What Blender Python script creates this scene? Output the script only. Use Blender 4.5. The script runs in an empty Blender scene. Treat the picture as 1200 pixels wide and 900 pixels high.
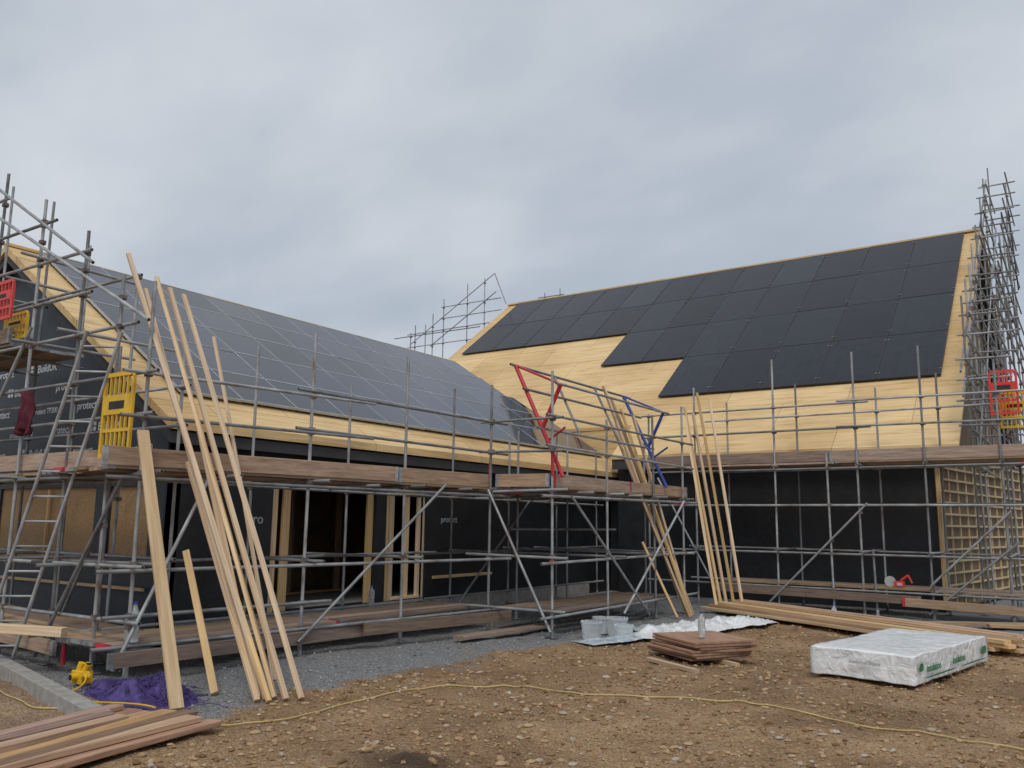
import bpy, math, random
from mathutils import Vector, Matrix, noise
random.seed(7)
S=bpy.context.scene
COL=S.collection
S.view_settings.view_transform='Standard'
S.view_settings.look='None'
S.view_settings.exposure=0
WL={}   # world location of every object used as a parent

# ------------------------------------------------------------------ materials
def newmat(name):
    m=bpy.data.materials.new(name);m.use_nodes=True
    nt=m.node_tree;b=nt.nodes['Principled BSDF']
    return m,nt,b
def N(nt,t,**k):
    n=nt.nodes.new(t)
    for a,v in k.items():
        if a in n.inputs: n.inputs[a].default_value=v
        else: setattr(n,a,v)
    return n
def ramp(nt,stops):
    r=nt.nodes.new('ShaderNodeValToRGB');e=r.color_ramp.elements
    while len(e)>1:e.remove(e[-1])
    e[0].position=stops[0][0];e[0].color=(*stops[0][1],1)
    for p,c in stops[1:]:
        x=e.new(p);x.color=(*c,1)
    return r
def coords(nt,scale=(1,1,1),kind='Object'):
    tc=nt.nodes.new('ShaderNodeTexCoord');mp=nt.nodes.new('ShaderNodeMapping')
    mp.inputs['Scale'].default_value=scale
    nt.links.new(tc.outputs[kind],mp.inputs['Vector']);return mp
def rnd_offset(nt,mp):
    oi=nt.nodes.new('ShaderNodeObjectInfo');mu=nt.nodes.new('ShaderNodeVectorMath');mu.operation='SCALE'
    mu.inputs[0].default_value=(37,19,53);nt.links.new(oi.outputs['Random'],mu.inputs['Scale'])
    nt.links.new(mu.outputs[0],mp.inputs['Location']);return oi
def bump(nt,b,src,strength,dist=0.01):
    bp=nt.nodes.new('ShaderNodeBump');bp.inputs['Strength'].default_value=strength;bp.inputs['Distance'].default_value=dist
    nt.links.new(src,bp.inputs['Height']);nt.links.new(bp.outputs[0],b.inputs['Normal'])
def noisy(name,stops,scale=(1,1,1),nscale=5,detail=6,rough=.7,metal=0,bs=0.2,bd=.01,vary=.0,rrange=None,rough_noise=.6,hue=0):
    m,nt,b=newmat(name);mp=coords(nt,scale);oi=rnd_offset(nt,mp)
    n=N(nt,'ShaderNodeTexNoise');n.inputs['Scale'].default_value=nscale;n.inputs['Detail'].default_value=detail;n.inputs['Roughness'].default_value=rough_noise
    nt.links.new(mp.outputs[0],n.inputs['Vector'])
    r=ramp(nt,stops);nt.links.new(n.outputs['Fac'],r.inputs[0])
    out=r.outputs[0]
    if vary:
        hs=nt.nodes.new('ShaderNodeHueSaturation');mr=nt.nodes.new('ShaderNodeMapRange')
        mr.inputs['To Min'].default_value=1-vary;mr.inputs['To Max'].default_value=1+vary
        nt.links.new(oi.outputs['Random'],mr.inputs['Value']);nt.links.new(mr.outputs[0],hs.inputs['Value'])
        if hue:
            mh=nt.nodes.new('ShaderNodeMath');mh.operation='MULTIPLY';mh.inputs[1].default_value=7.31;nt.links.new(oi.outputs['Random'],mh.inputs[0])
            mf=nt.nodes.new('ShaderNodeMath');mf.operation='FRACT';nt.links.new(mh.outputs[0],mf.inputs[0])
            m4=nt.nodes.new('ShaderNodeMapRange');m4.inputs['To Min'].default_value=.5-hue;m4.inputs['To Max'].default_value=.5+hue*.6
            nt.links.new(mf.outputs[0],m4.inputs['Value']);nt.links.new(m4.outputs[0],hs.inputs['Hue'])
            m5=nt.nodes.new('ShaderNodeMapRange');m5.inputs['To Min'].default_value=.7;m5.inputs['To Max'].default_value=1.1
            nt.links.new(mf.outputs[0],m5.inputs['Value']);nt.links.new(m5.outputs[0],hs.inputs['Saturation'])
        nt.links.new(out,hs.inputs['Color']);out=hs.outputs[0]
    nt.links.new(out,b.inputs['Base Color'])
    b.inputs['Roughness'].default_value=rough;b.inputs['Metallic'].default_value=metal
    if rrange:
        mr=nt.nodes.new('ShaderNodeMapRange');mr.inputs['To Min'].default_value=rrange[0];mr.inputs['To Max'].default_value=rrange[1]
        nt.links.new(n.outputs['Fac'],mr.inputs['Value']);nt.links.new(mr.outputs[0],b.inputs['Roughness'])
    if bs:bump(nt,b,n.outputs['Fac'],bs,bd)
    return m
M_steel=noisy('galvanised_steel',[(.3,(.17,.12,.09)),(.42,(.24,.245,.25)),(.6,(.34,.35,.36)),(.8,(.45,.46,.47))],nscale=4,scale=(1,3,3),rough=.5,metal=.3,bs=.15,vary=.35)
M_red=noisy('red_paint',[(.3,(.42,.02,.035)),(.7,(.62,.035,.06))],rough=.45,vary=.1)
M_blue=noisy('blue_paint',[(.3,(.02,.05,.24)),(.7,(.03,.07,.36))],rough=.45)
M_timber=noisy('new_timber',[(.3,(.47,.30,.135)),(.5,(.61,.42,.21)),(.7,(.71,.52,.29))],scale=(.8,22,22),nscale=1.6,detail=6,rough=.75,bs=.2,bd=.003,vary=.2,hue=.006)
M_board=noisy('weathered_board',[(.25,(.13,.085,.052)),(.42,(.25,.165,.105)),(.58,(.36,.245,.16)),(.78,(.47,.36,.26))],scale=(.9,12,12),nscale=2.6,detail=10,rough=.9,bs=.5,bd=.006,vary=.45,hue=.012,rough_noise=.72)
M_plank=noisy('damp_plank',[(.3,(.27,.15,.075)),(.5,(.42,.255,.135)),(.72,(.56,.38,.22))],scale=(.8,18,18),nscale=1.6,detail=7,rough=.7,bs=.3,bd=.004,vary=.3,hue=.008)
M_rough=noisy('rough_sawn_plank',[(.28,(.16,.08,.045)),(.5,(.33,.18,.10)),(.74,(.50,.32,.19))],scale=(.9,14,14),nscale=2.4,detail=9,rough=.85,bs=.5,bd=.006,vary=.4,hue=.012,rough_noise=.7)
M_ply_red=noisy('reddish_shutter_ply',[(.3,(.22,.12,.075)),(.7,(.38,.23,.155))],scale=(1,5,5),nscale=3,rough=.7,vary=.25)
M_osb=noisy('strand_board',[(.3,(.25,.155,.075)),(.5,(.37,.24,.12)),(.7,(.48,.34,.19))],scale=(8,8,22),nscale=3,detail=4,rough=.75,bs=.3,bd=.004)
M_memb=noisy('black_membrane',[(.3,(.007,.008,.010)),(.7,(.020,.022,.026))],nscale=1.4,detail=5,rough=.5,bs=.6,bd=.06,rrange=(.4,.65))
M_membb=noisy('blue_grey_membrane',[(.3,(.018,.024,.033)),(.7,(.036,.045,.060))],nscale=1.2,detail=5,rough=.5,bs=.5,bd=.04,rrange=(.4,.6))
M_print=noisy('white_print',[(.3,(.50,.54,.58)),(.7,(.68,.71,.74))],rough=.6,bs=0)
M_faint=noisy('faint_print',[(.3,(.26,.29,.32)),(.7,(.4,.43,.46))],rough=.6,bs=0)
M_conc=noisy('concrete',[(.3,(.22,.21,.195)),(.7,(.40,.385,.36))],nscale=9,detail=9,rough=.9,bs=.3)
M_under=noisy('roof_underlay',[(.3,(.025,.027,.031)),(.7,(.05,.052,.056))],nscale=2,rough=.6)
M_yellow=noisy('yellow_plastic',[(.3,(.62,.36,.01)),(.7,(.80,.50,.02))],rough=.4,bs=.05)
M_redpl=noisy('red_plastic',[(.3,(.55,.03,.02)),(.7,(.72,.06,.04))],rough=.4,bs=.05)
M_hose=noisy('yellow_hose',[(.3,(.42,.31,.12)),(.7,(.62,.48,.2))],rough=.5,bs=0)
M_maroon=noisy('maroon_cloth',[(.3,(.06,.01,.02)),(.7,(.13,.02,.04))],rough=.9)
M_purple=noisy('purple_net',[(.3,(.02,.015,.07)),(.7,(.10,.06,.26))],nscale=14,rough=.7)
M_black=noisy('black_rubber_bore_shade',[(.3,(.01,.01,.01)),(.7,(.03,.03,.03))],rough=.6,bs=0)
M_green=noisy('green_print',[(.3,(.01,.12,.05)),(.7,(.02,.20,.08))],rough=.4,bs=0)
M_bluep=noisy('blue_print',[(.3,(.03,.08,.3)),(.7,(.04,.1,.4))],rough=.5,bs=0)
M_back=noisy('brown_sheathing',[(.3,(.12,.08,.045)),(.7,(.22,.15,.085))],nscale=3,rough=.85)
M_batten=noisy('pale_batten',[(.3,(.50,.38,.22)),(.7,(.66,.52,.33))],nscale=3,rough=.8)
def mk_poly():
    m,nt,b=newmat('white_polythene');mp=coords(nt)
    n=N(nt,'ShaderNodeTexNoise');n.inputs['Scale'].default_value=7;n.inputs['Detail'].default_value=7;n.inputs['Distortion'].default_value=1.2
    nt.links.new(mp.outputs[0],n.inputs['Vector'])
    r=ramp(nt,[(.3,(.62,.65,.67)),(.6,(.82,.83,.84))]);nt.links.new(n.outputs['Fac'],r.inputs[0]);nt.links.new(r.outputs[0],b.inputs['Base Color'])
    b.inputs['Roughness'].default_value=.28;bump(nt,b,n.outputs['Fac'],.7,.04);return m
M_poly=mk_poly()
def mk_foil():
    m,nt,b=newmat('silver_sheet');mp=coords(nt)
    n=N(nt,'ShaderNodeTexNoise');n.inputs['Scale'].default_value=9;n.inputs['Detail'].default_value=6
    nt.links.new(mp.outputs[0],n.inputs['Vector'])
    r=ramp(nt,[(.35,(.36,.46,.55)),(.6,(.68,.74,.78))]);nt.links.new(n.outputs['Fac'],r.inputs[0]);nt.links.new(r.outputs[0],b.inputs['Base Color'])
    b.inputs['Roughness'].default_value=.35;b.inputs['Metallic'].default_value=.3;bump(nt,b,n.outputs['Fac'],.7,.04);return m
M_foil=mk_foil()
def mk_clear(name='clear_plastic',tr=.7,ro=.1):
    m,nt,b=newmat(name);b.inputs['Base Color'].default_value=(.8,.85,.88,1);b.inputs['Roughness'].default_value=ro
    b.inputs['Transmission Weight'].default_value=tr;b.inputs['IOR'].default_value=1.25;return m
M_clear=mk_clear();M_milky=mk_clear('milky_plastic',.75,.25)
def mk_panel(name,ior,r0,r1,vmax,blue=1.0):
    m,nt,b=newmat(name);mp=coords(nt)
    br=nt.nodes.new('ShaderNodeTexBrick');br.offset=0;br.inputs['Scale'].default_value=1
    br.inputs['Brick Width'].default_value=.215;br.inputs['Row Height'].default_value=.215;br.inputs['Mortar Size'].default_value=.004
    br.inputs['Color1'].default_value=(.007,.009,.015*blue,1);br.inputs['Color2'].default_value=(.010,.012,.019*blue,1);br.inputs['Mortar'].default_value=(.018,.02,.026,1)
    nt.links.new(mp.outputs[0],br.inputs['Vector'])
    oi=nt.nodes.new('ShaderNodeObjectInfo');hs=nt.nodes.new('ShaderNodeHueSaturation');mr=nt.nodes.new('ShaderNodeMapRange')
    mr.inputs['To Min'].default_value=.5;mr.inputs['To Max'].default_value=vmax
    nt.links.new(oi.outputs['Random'],mr.inputs['Value']);nt.links.new(mr.outputs[0],hs.inputs['Value']);nt.links.new(br.outputs['Color'],hs.inputs['Color'])
    nt.links.new(hs.outputs[0],b.inputs['Base Color'])
    n=N(nt,'ShaderNodeTexNoise');n.inputs['Scale'].default_value=3;nt.links.new(mp.outputs[0],n.inputs['Vector'])
    m2=nt.nodes.new('ShaderNodeMapRange');m2.inputs['To Min'].default_value=r0;m2.inputs['To Max'].default_value=r1
    nt.links.new(n.outputs['Fac'],m2.inputs['Value']);nt.links.new(m2.outputs[0],b.inputs['Roughness'])
    b.inputs['IOR'].default_value=ior
    return m
M_glass=mk_panel('solar_glass',1.27,.12,.3,1.8)
M_glass_sheen=mk_panel('sky_sheen_solar_glass',1.62,.02,.09,2.2,1.5)  # left-roof copy; extra reflectance and blue put the sky sheen into the material
M_frame=noisy('panel_frame',[(.3,(.022,.024,.027)),(.7,(.04,.042,.048))],rough=.45,metal=.2,bs=0)
M_frame_pale=noisy('pale_panel_frame',[(.3,(.40,.43,.46)),(.7,(.52,.55,.58))],rough=.4,metal=.3,bs=0)  # paler frames, left roof panels only
def mk_ply(name,axis):
    m,nt,b=newmat(name)
    mp=coords(nt)
    if axis==1: mp.inputs['Rotation'].default_value=(0,0,math.radians(90))
    br=nt.nodes.new('ShaderNodeTexBrick');br.inputs['Scale'].default_value=1
    br.inputs['Brick Width'].default_value=2.9;br.inputs['Row Height'].default_value=1.0;br.inputs['Mortar Size'].default_value=.006
    br.inputs['Color1'].default_value=(.63,.44,.215,1);br.inputs['Color2'].default_value=(.73,.54,.29,1);br.inputs['Mortar'].default_value=(.30,.19,.09,1)
    nt.links.new(mp.outputs[0],br.inputs['Vector'])
    sc=nt.nodes.new('ShaderNodeMapping');sc.inputs['Scale'].default_value=(.35,5,5);nt.links.new(mp.outputs[0],sc.inputs['Vector'])
    n=N(nt,'ShaderNodeTexNoise');n.inputs['Scale'].default_value=2.4;n.inputs['Detail'].default_value=9;n.inputs['Roughness'].default_value=.72;n.inputs['Distortion'].default_value=.7
    nt.links.new(sc.outputs[0],n.inputs['Vector'])
    r=ramp(nt,[(.34,(.66,.54,.42)),(.5,(1,.99,.97)),(.68,(1.12,1.11,1.05))]);nt.links.new(n.outputs['Fac'],r.inputs[0])
    mx=nt.nodes.new('ShaderNodeMix');mx.data_type='RGBA';mx.blend_type='MULTIPLY';mx.inputs[0].default_value=.8
    nt.links.new(br.outputs['Color'],mx.inputs[6]);nt.links.new(r.outputs[0],mx.inputs[7])
    n2=N(nt,'ShaderNodeTexNoise');n2.inputs['Scale'].default_value=.45;n2.inputs['Detail'].default_value=5;nt.links.new(mp.outputs[0],n2.inputs['Vector'])
    r2=ramp(nt,[(.35,(.84,.80,.74)),(.6,(1,1,1))]);nt.links.new(n2.outputs['Fac'],r2.inputs[0])
    m3=nt.nodes.new('ShaderNodeMix');m3.data_type='RGBA';m3.blend_type='MULTIPLY';m3.inputs[0].default_value=1
    nt.links.new(mx.outputs[2],m3.inputs[6]);nt.links.new(r2.outputs[0],m3.inputs[7])
    nt.links.new(m3.outputs[2],b.inputs['Base Color']);b.inputs['Roughness'].default_value=.75
    bump(nt,b,n.outputs['Fac'],.2,.006);return m
M_plyX=mk_ply('roof_deck_timber_x',0);M_plyY=mk_ply('roof_deck_timber_y',1)

# ------------------------------------------------------------------ mesh helpers
class MB:
    def __init__(s):s.v=[];s.f=[];s.m=[];s.sm=[]
    def add(s,vs,fs,mi=0,smooth=False):
        o=len(s.v);s.v+= [tuple(v) for v in vs]
        for f in fs:s.f.append(tuple(i+o for i in f));s.m.append(mi);s.sm.append(smooth)
    def box(s,x0,x1,y0,y1,z0,z1,mi=0):
        vs=[(x,y,z) for x in(x0,x1) for y in(y0,y1) for z in(z0,z1)]
        s.add(vs,[(0,1,3,2),(4,6,7,5),(0,4,5,1),(2,3,7,6),(0,2,6,4),(1,5,7,3)],mi)
    def cyl(s,p0,p1,r0,r1=None,n=10,mi=0,cap=True):
        r1=r0 if r1 is None else r1
        p0=Vector(p0);p1=Vector(p1);d=(p1-p0).normalized()
        a=d.orthogonal().normalized();b=d.cross(a)
        vs=[]
        for p,r in((p0,r0),(p1,r1)):
            for i in range(n):
                t=2*math.pi*i/n;vs.append(p+a*math.cos(t)*r+b*math.sin(t)*r)
        s.add(vs,[(i,(i+1)%n,n+(i+1)%n,n+i) for i in range(n)],mi,True)
        if cap:s.add([vs[i] for i in range(n)],[tuple(reversed(range(n)))],mi);s.add([vs[n+i] for i in range(n)],[tuple(range(n))],mi)
    def prism(s,prof,ax,a,b,mi=0):
        n=len(prof)
        def P(t,p):return (t,p[0],p[1]) if ax==0 else (p[0],t,p[1])
        vs=[P(a,p) for p in prof]+[P(b,p) for p in prof]
        s.add(vs,[tuple(range(n)),tuple(reversed(range(n,2*n)))]+[(i,(i+1)%n,n+(i+1)%n,n+i) for i in range(n)],mi)
    def mesh(s,name,mats):
        me=bpy.data.meshes.new(name);me.from_pydata(s.v,[],s.f);me.update()
        for m in mats:me.materials.append(m)
        for p,mi,sm in zip(me.polygons,s.m,s.sm):p.material_index=mi;p.use_smooth=sm
        import bmesh
        bm=bmesh.new();bm.from_mesh(me);bmesh.ops.recalc_face_normals(bm,faces=bm.faces);bm.to_mesh(me);bm.free()
        return me
def top(o,label,cat,group=None):
    o['label']=label;o['category']=cat
    if group:o['group']=group
    return o
def place(me,name,loc=(0,0,0),rot=None,parent=None):
    o=bpy.data.objects.new(name,me);COL.objects.link(o)
    loc=Vector(loc);WL[o.name]=loc.copy()
    if parent is not None:
        o.parent=parent;o.location=loc-WL[parent.name]
    else:o.location=loc
    if rot is not None:
        o.rotation_mode='QUATERNION';o.rotation_quaternion=rot
    return o
def empty(name,loc=(0,0,0)):
    o=bpy.data.objects.new(name,None);o.empty_display_size=.3;COL.objects.link(o);o.location=loc;WL[o.name]=Vector(loc);return o
def obj(mb,name,mats,parent=None,centre=True):
    if centre:
        lo=[min(v[i] for v in mb.v) for i in range(3)];hi=[max(v[i] for v in mb.v) for i in range(3)]
        c=Vector([(lo[i]+hi[i])/2 for i in range(3)]);c.z=lo[2]
    else:c=Vector((0,0,0))
    mb.v=[tuple(Vector(v)-c) for v in mb.v]
    return place(mb.mesh(name,mats),name,c,None,parent)
def orient(p0,p1,roll=0):
    from mathutils import Quaternion
    x=(Vector(p1)-Vector(p0)).normalized()
    up=Vector((0,0,1)) if abs(x.z)<.98 else Vector((0,1,0))
    y=up.cross(x).normalized();z=x.cross(y)
    M=Matrix((x,y,z)).transposed().to_quaternion()
    if roll:M=M@Quaternion((1,0,0),roll)
    return M
def beam(name,p0,p1,w,h,mat,parent=None,roll=0,warp=0,ends=None):
    p0=Vector(p0);p1=Vector(p1);L=(p1-p0).length
    mb=MB();n=6 if warp else 1;e=min(.004,w*.1,h*.1);rings=[]
    sx=random.uniform(-1,1)*warp;sz=random.uniform(-1,1)*warp
    for i in range(n+1):
        t=i/n;x=-L/2+L*t;oy=sx*math.sin(math.pi*t)*L;oz=sz*math.sin(math.pi*t)*L
        a,b=w/2,h/2
        rings.append([(x,oy+yy,oz+zz) for yy,zz in((-a+e,-b),(a-e,-b),(a,-b+e),(a,b-e),(a-e,b),(-a+e,b),(-a,b-e),(-a,-b+e))])
    vs=[v for r in rings for v in r];fs=[]
    for i in range(n):
        for k in range(8):
            fs.append((i*8+k,i*8+(k+1)%8,(i+1)*8+(k+1)%8,(i+1)*8+k))
    mb.add(vs,fs);mb.add(rings[0],[tuple(range(8))]);mb.add(rings[-1],[tuple(range(8))])
    mats=[mat]
    if ends:
        mats.append(ends);q=.05
        for sgn in(-1,1):
            x1=sgn*(L/2+.001);x0=sgn*(L/2-q)
            mb.box(min(x0,x1),max(x0,x1),-w/2-.0015,w/2+.0015,-h/2-.0015,h/2+.0015,1)
    return place(mb.mesh(name,mats),name,(p0+p1)/2,orient(p0,p1,roll),parent)
M_clamp=noisy('rusty_coupler',[(.35,(.12,.08,.06)),(.65,(.28,.26,.25))],nscale=9,rough=.6,metal=.4,bs=.1)
def tube(name,p0,p1,parent=None,r=.0205,mat=None,clamps=()):
    p0=Vector(p0);p1=Vector(p1);L=(p1-p0).length
    mb=MB();mb.cyl((-L/2,0,0),(L/2,0,0),r,n=10)
    for sgn in(-1,1):
        mb.cyl((sgn*(L/2+.0008),0,0),(sgn*(L/2+.0012),0,0),r*.8,n=8,mi=1)  # dark disc per end: the shade of the hollow bore, done in colour
    for c in clamps:
        x=-L/2+c
        mb.box(x-.026,x+.026,-.032,.032,-.028,.036,2);mb.cyl((x,-.048,.025),(x,.044,.025),.008,n=6,mi=2);mb.box(x-.02,x+.02,.03,.054,-.024,.024,2)
    return place(mb.mesh(name,[mat or M_steel,M_black,M_clamp]),name,(p0+p1)/2,orient(p0,p1),parent)
def segdist(p,q,a,b):
    from mathutils.geometry import intersect_line_line
    r=intersect_line_line(p,q,a,b)
    if not r:return 9,0
    m,n=r;t=(m-p).dot((q-p).normalized());L=(q-p).length
    s=(n-a).dot((b-a).normalized());LB=(b-a).length
    if t<0 or t>L or s<-.12 or s>LB+.12:return 9,0
    return (m-n).length,t
def scaffold(label,loc,stds,tubes,boards=(),reds=()):
    e=empty('scaffold',loc);top(e,label,'scaffolding')
    allt=[(Vector(a),Vector(b)) for k,a,b in tubes]
    for s in stds:
        x,y,zt=s[:3];zb=s[3] if len(s)>3 else 0.0
        jx=random.uniform(-.025,.025);jy=random.uniform(-.025,.025)
        p=Vector((x,y,zb+.01));q=Vector((x+jx,y+jy,zt));cl=[]
        for a,b in allt:
            d,t=segdist(p,q,a,b)
            if d<.13:cl.append(t)
        o=tube('standard_pole',p,q,e,clamps=cl)
        if zb<.2:
            mb=MB();mb.box(x-.075,x+.075,y-.075,y+.075,zb+.002,zb+.01);mb.cyl((x,y,zb+.01),(x,y,zb+.12),.029,n=8)
            obj(mb,'base_plate',[M_steel],e)
    for k,a,b in tubes:
        j=[Vector([random.uniform(-.018,.018) for _ in range(3)]) for _ in range(2)]
        tube(k,Vector(a)+j[0],Vector(b)+j[1],e)
    for bd in boards:
        k,a,b,w,h=bd[:5];mt=bd[5] if len(bd)>5 else M_board
        dz=Vector((0,0,random.uniform(-.008,.008)))
        beam(k,Vector(a)+dz,Vector(b)+dz,w,h,mt,e,ends=M_steel if random.random()<.75 else (M_red if random.random()<.35 else None),warp=.0012)
    for a,b in reds:
        tube('red_sleeve',a,b,e,r=.026,mat=M_red)
    return e
def text_mesh(body,size):
    c=bpy.data.curves.new('lettering','FONT');c.body=body;c.size=size;c.extrude=.0015;c.resolution_u=3;c.offset=size*.012
    t=bpy.data.objects.new('tmp',c);COL.objects.link(t);bpy.context.view_layer.update()
    dg=bpy.context.evaluated_depsgraph_get();me=bpy.data.meshes.new_from_object(t.evaluated_get(dg))
    bpy.data.objects.remove(t);return me
TM={}
def text(body,size,loc,face,mat,parent,name='lettering'):
    k=(body,size,mat.name)
    if k not in TM:
        me=text_mesh(body,size);me.materials.clear();me.materials.append(mat);TM[k]=me
    if face=='X':R=Matrix(((0,0,1),(1,0,0),(0,1,0)))
    elif face=='-Y':R=Matrix(((1,0,0),(0,0,-1),(0,1,0)))
    else:R=face
    return place(TM[k],name,loc,R.to_quaternion(),parent)

# ------------------------------------------------------------------ camera
f,pt,yw,rl=990.686,math.radians(9.340),math.radians(34.145),math.radians(0.713)
F=Vector((-math.sin(yw)*math.cos(pt),math.cos(yw)*math.cos(pt),math.sin(pt)))
R=Vector((math.cos(yw),math.sin(yw),0));U=R.cross(F)
R2=R*math.cos(rl)+U*math.sin(rl);U2=U*math.cos(rl)-R*math.sin(rl)
cd=bpy.data.cameras.new('camera');cam=bpy.data.objects.new('camera',cd);COL.objects.link(cam)
M=Matrix((R2,U2,-F)).transposed().to_4x4();M.translation=(0,0,1.6);cam.matrix_world=M
cd.sensor_width=36;cd.lens=f/1200*36;cd.clip_start=.05;cd.clip_end=3000;S.camera=cam

# ------------------------------------------------------------------ world + sun
w=bpy.data.worlds.new('World');S.world=w;w.use_nodes=True;nt=w.node_tree
for n in list(nt.nodes):nt.nodes.remove(n)
out=nt.nodes.new('ShaderNodeOutputWorld')
sky=nt.nodes.new('ShaderNodeTexSky');sky.sky_type='NISHITA';sky.sun_disc=False
SEL,SAZ=math.radians(52),math.radians(150)
sky.sun_elevation=SEL;sky.sun_rotation=SAZ
bgs=nt.nodes.new('ShaderNodeBackground');bgs.inputs[1].default_value=.10;nt.links.new(sky.outputs[0],bgs.inputs[0])
tc=nt.nodes.new('ShaderNodeTexCoord');sep=nt.nodes.new('ShaderNodeSeparateXYZ');nt.links.new(tc.outputs['Generated'],sep.inputs[0])
def math_(op,a,b=None,v=None):
    n=nt.nodes.new('ShaderNodeMath');n.operation=op;nt.links.new(a,n.inputs[0])
    if b is not None:nt.links.new(b,n.inputs[1])
    elif v is not None:n.inputs[1].default_value=v
    return n.outputs[0]
zz=math_('ADD',math_('MAXIMUM',sep.outputs[2],v=0.0),v=.36)
cb=nt.nodes.new('ShaderNodeCombineXYZ');nt.links.new(math_('DIVIDE',sep.outputs[0],zz),cb.inputs[0]);nt.links.new(math_('DIVIDE',sep.outputs[1],zz),cb.inputs[1])
def cloud(rot,scl,loc,ns,det,ro,di):
    mp=nt.nodes.new('ShaderNodeMapping');mp.inputs['Rotation'].default_value=(0,0,math.radians(rot));mp.inputs['Scale'].default_value=scl;mp.inputs['Location'].default_value=loc
    nt.links.new(cb.outputs[0],mp.inputs[0])
    n1=nt.nodes.new('ShaderNodeTexNoise');n1.inputs['Scale'].default_value=ns;n1.inputs['Detail'].default_value=det;n1.inputs['Roughness'].default_value=ro;n1.inputs['Distortion'].default_value=di
    nt.links.new(mp.outputs[0],n1.inputs['Vector']);return n1.outputs['Fac']
ca_=cloud(-34,(.9,1.5,1),(3.1,1.4,.6),1.2,3,.42,.0);cb_=cloud(-34,(1.1,1.7,1),(7.3,2.2,1.6),3.2,5,.5,.1)
fac=math_('ADD',math_('MULTIPLY',ca_,v=.72),math_('MULTIPLY',cb_,v=.28))
r=ramp(nt,[(.34,(.39,.445,.52)),(.45,(.46,.51,.575)),(.54,(.545,.585,.64)),(.66,(.65,.68,.72))])
nt.links.new(fac,r.inputs[0])
bgc=nt.nodes.new('ShaderNodeBackground');bgc.inputs[1].default_value=1.08;nt.links.new(r.outputs[0],bgc.inputs[0])
mx=nt.nodes.new('ShaderNodeMixShader');mx.inputs[0].default_value=.93
nt.links.new(bgs.outputs[0],mx.inputs[1]);nt.links.new(bgc.outputs[0],mx.inputs[2]);nt.links.new(mx.outputs[0],out.inputs[0])
sd=bpy.data.lights.new('sun','SUN');sd.energy=1.5;sd.angle=math.radians(22);sd.color=(1,.95,.86)
so=bpy.data.objects.new('sun',sd);COL.objects.link(so)
sv=Vector((math.sin(SAZ)*math.cos(SEL),math.cos(SAZ)*math.cos(SEL),math.sin(SEL)))
so.rotation_mode='QUATERNION';so.rotation_quaternion=sv.to_track_quat('Z','Y')

# ------------------------------------------------------------------ ground
def axis_list(lo,hi,st,out):
    a=[];x=lo
    while x<=hi+1e-6:a.append(x);x+=st
    return sorted([-o+lo for o in out])+a+[hi+o for o in out]
outl=[.5,1.5,3,6,12,25,60,150,400,900]
xs=axis_list(-12.5,1.0,.07,outl);ys=axis_list(2.2,18,.07,outl)
def gz(x,y):
    z=0.03*noise.noise(Vector((x*.6,y*.6,3)))+.025*noise.noise(Vector((x*2.3,y*2.3,7)))+.014*noise.noise(Vector((x*7,y*7,1)))
    inside=1 if(-12<x<1 and 2.3<y<17.5) else .2
    z*=inside
    if y<15:
        for o in(0,1.7):
            dd=(x*.80+y*.60-3.2-o+.25*math.sin(y*.5))
            z-=.035*math.exp(-(dd/.16)**2)
    d=((x+3.75)**2/.35+(y-4.45)**2/.10)
    z+=.10*math.exp(-d)*(1+.6*noise.noise(Vector((x*9,y*9,2))))
    return z
def gravel(x,y):
    j=.45*noise.noise(Vector((x*.8,y*.8,11)))+.3*noise.noise(Vector((x*3,y*3,5)))
    b=-6.15 if y<9 else (-6.15+(y-9)*.30 if y<15 else -4.4)
    g=(b-x+j)/.35
    g2=(y-15.1+j*1.2)/.5
    v=max(0,min(1,max(g,g2)))
    if x<-6.6 and y<4.55:v*=.15
    return v
vs=[(x,y,gz(x,y)-.006) for y in ys for x in xs];nx=len(xs)
fs=[(j*nx+i,j*nx+i+1,(j+1)*nx+i+1,(j+1)*nx+i) for j in range(len(ys)-1) for i in range(nx-1)]
me=bpy.data.meshes.new('ground');me.from_pydata(vs,[],fs)
me.polygons.foreach_set('use_smooth',[True]*len(fs))
ca=me.color_attributes.new('zone','FLOAT_COLOR','POINT')
for i,v in enumerate(vs):
    g=gravel(v[0],v[1]);d=math.exp(-((v[0]+3.75)**2/.22+(v[1]-4.40)**2/.07))
    ca.data[i].color=(g,d,0,1)
ground=bpy.data.objects.new('ground',me);COL.objects.link(ground);ground['kind']='structure'
m,nt,b=newmat('stony_soil');mp=coords(nt)
at=nt.nodes.new('ShaderNodeAttribute');at.attribute_name='zone';sp=nt.nodes.new('ShaderNodeSeparateColor');nt.links.new(at.outputs['Color'],sp.inputs[0])
def vor(scale,feat='F1'):
    v=nt.nodes.new('ShaderNodeTexVoronoi');v.feature=feat;v.inputs['Scale'].default_value=scale;nt.links.new(mp.outputs[0],v.inputs['Vector']);return v
def nz(scale,det=6,ro=.6):
    n=nt.nodes.new('ShaderNodeTexNoise');n.inputs['Scale'].default_value=scale;n.inputs['Detail'].default_value=det;n.inputs['Roughness'].default_value=ro;nt.links.new(mp.outputs[0],n.inputs['Vector']);return n
def mixc(fac,a,bb,mode='MIX',fv=None):
    x=nt.nodes.new('ShaderNodeMix');x.data_type='RGBA';x.blend_type=mode
    if fac is not None:nt.links.new(fac,x.inputs[0])
    else:x.inputs[0].default_value=fv
    nt.links.new(a,x.inputs[6]);nt.links.new(bb,x.inputs[7]);return x.outputs[2]
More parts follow.
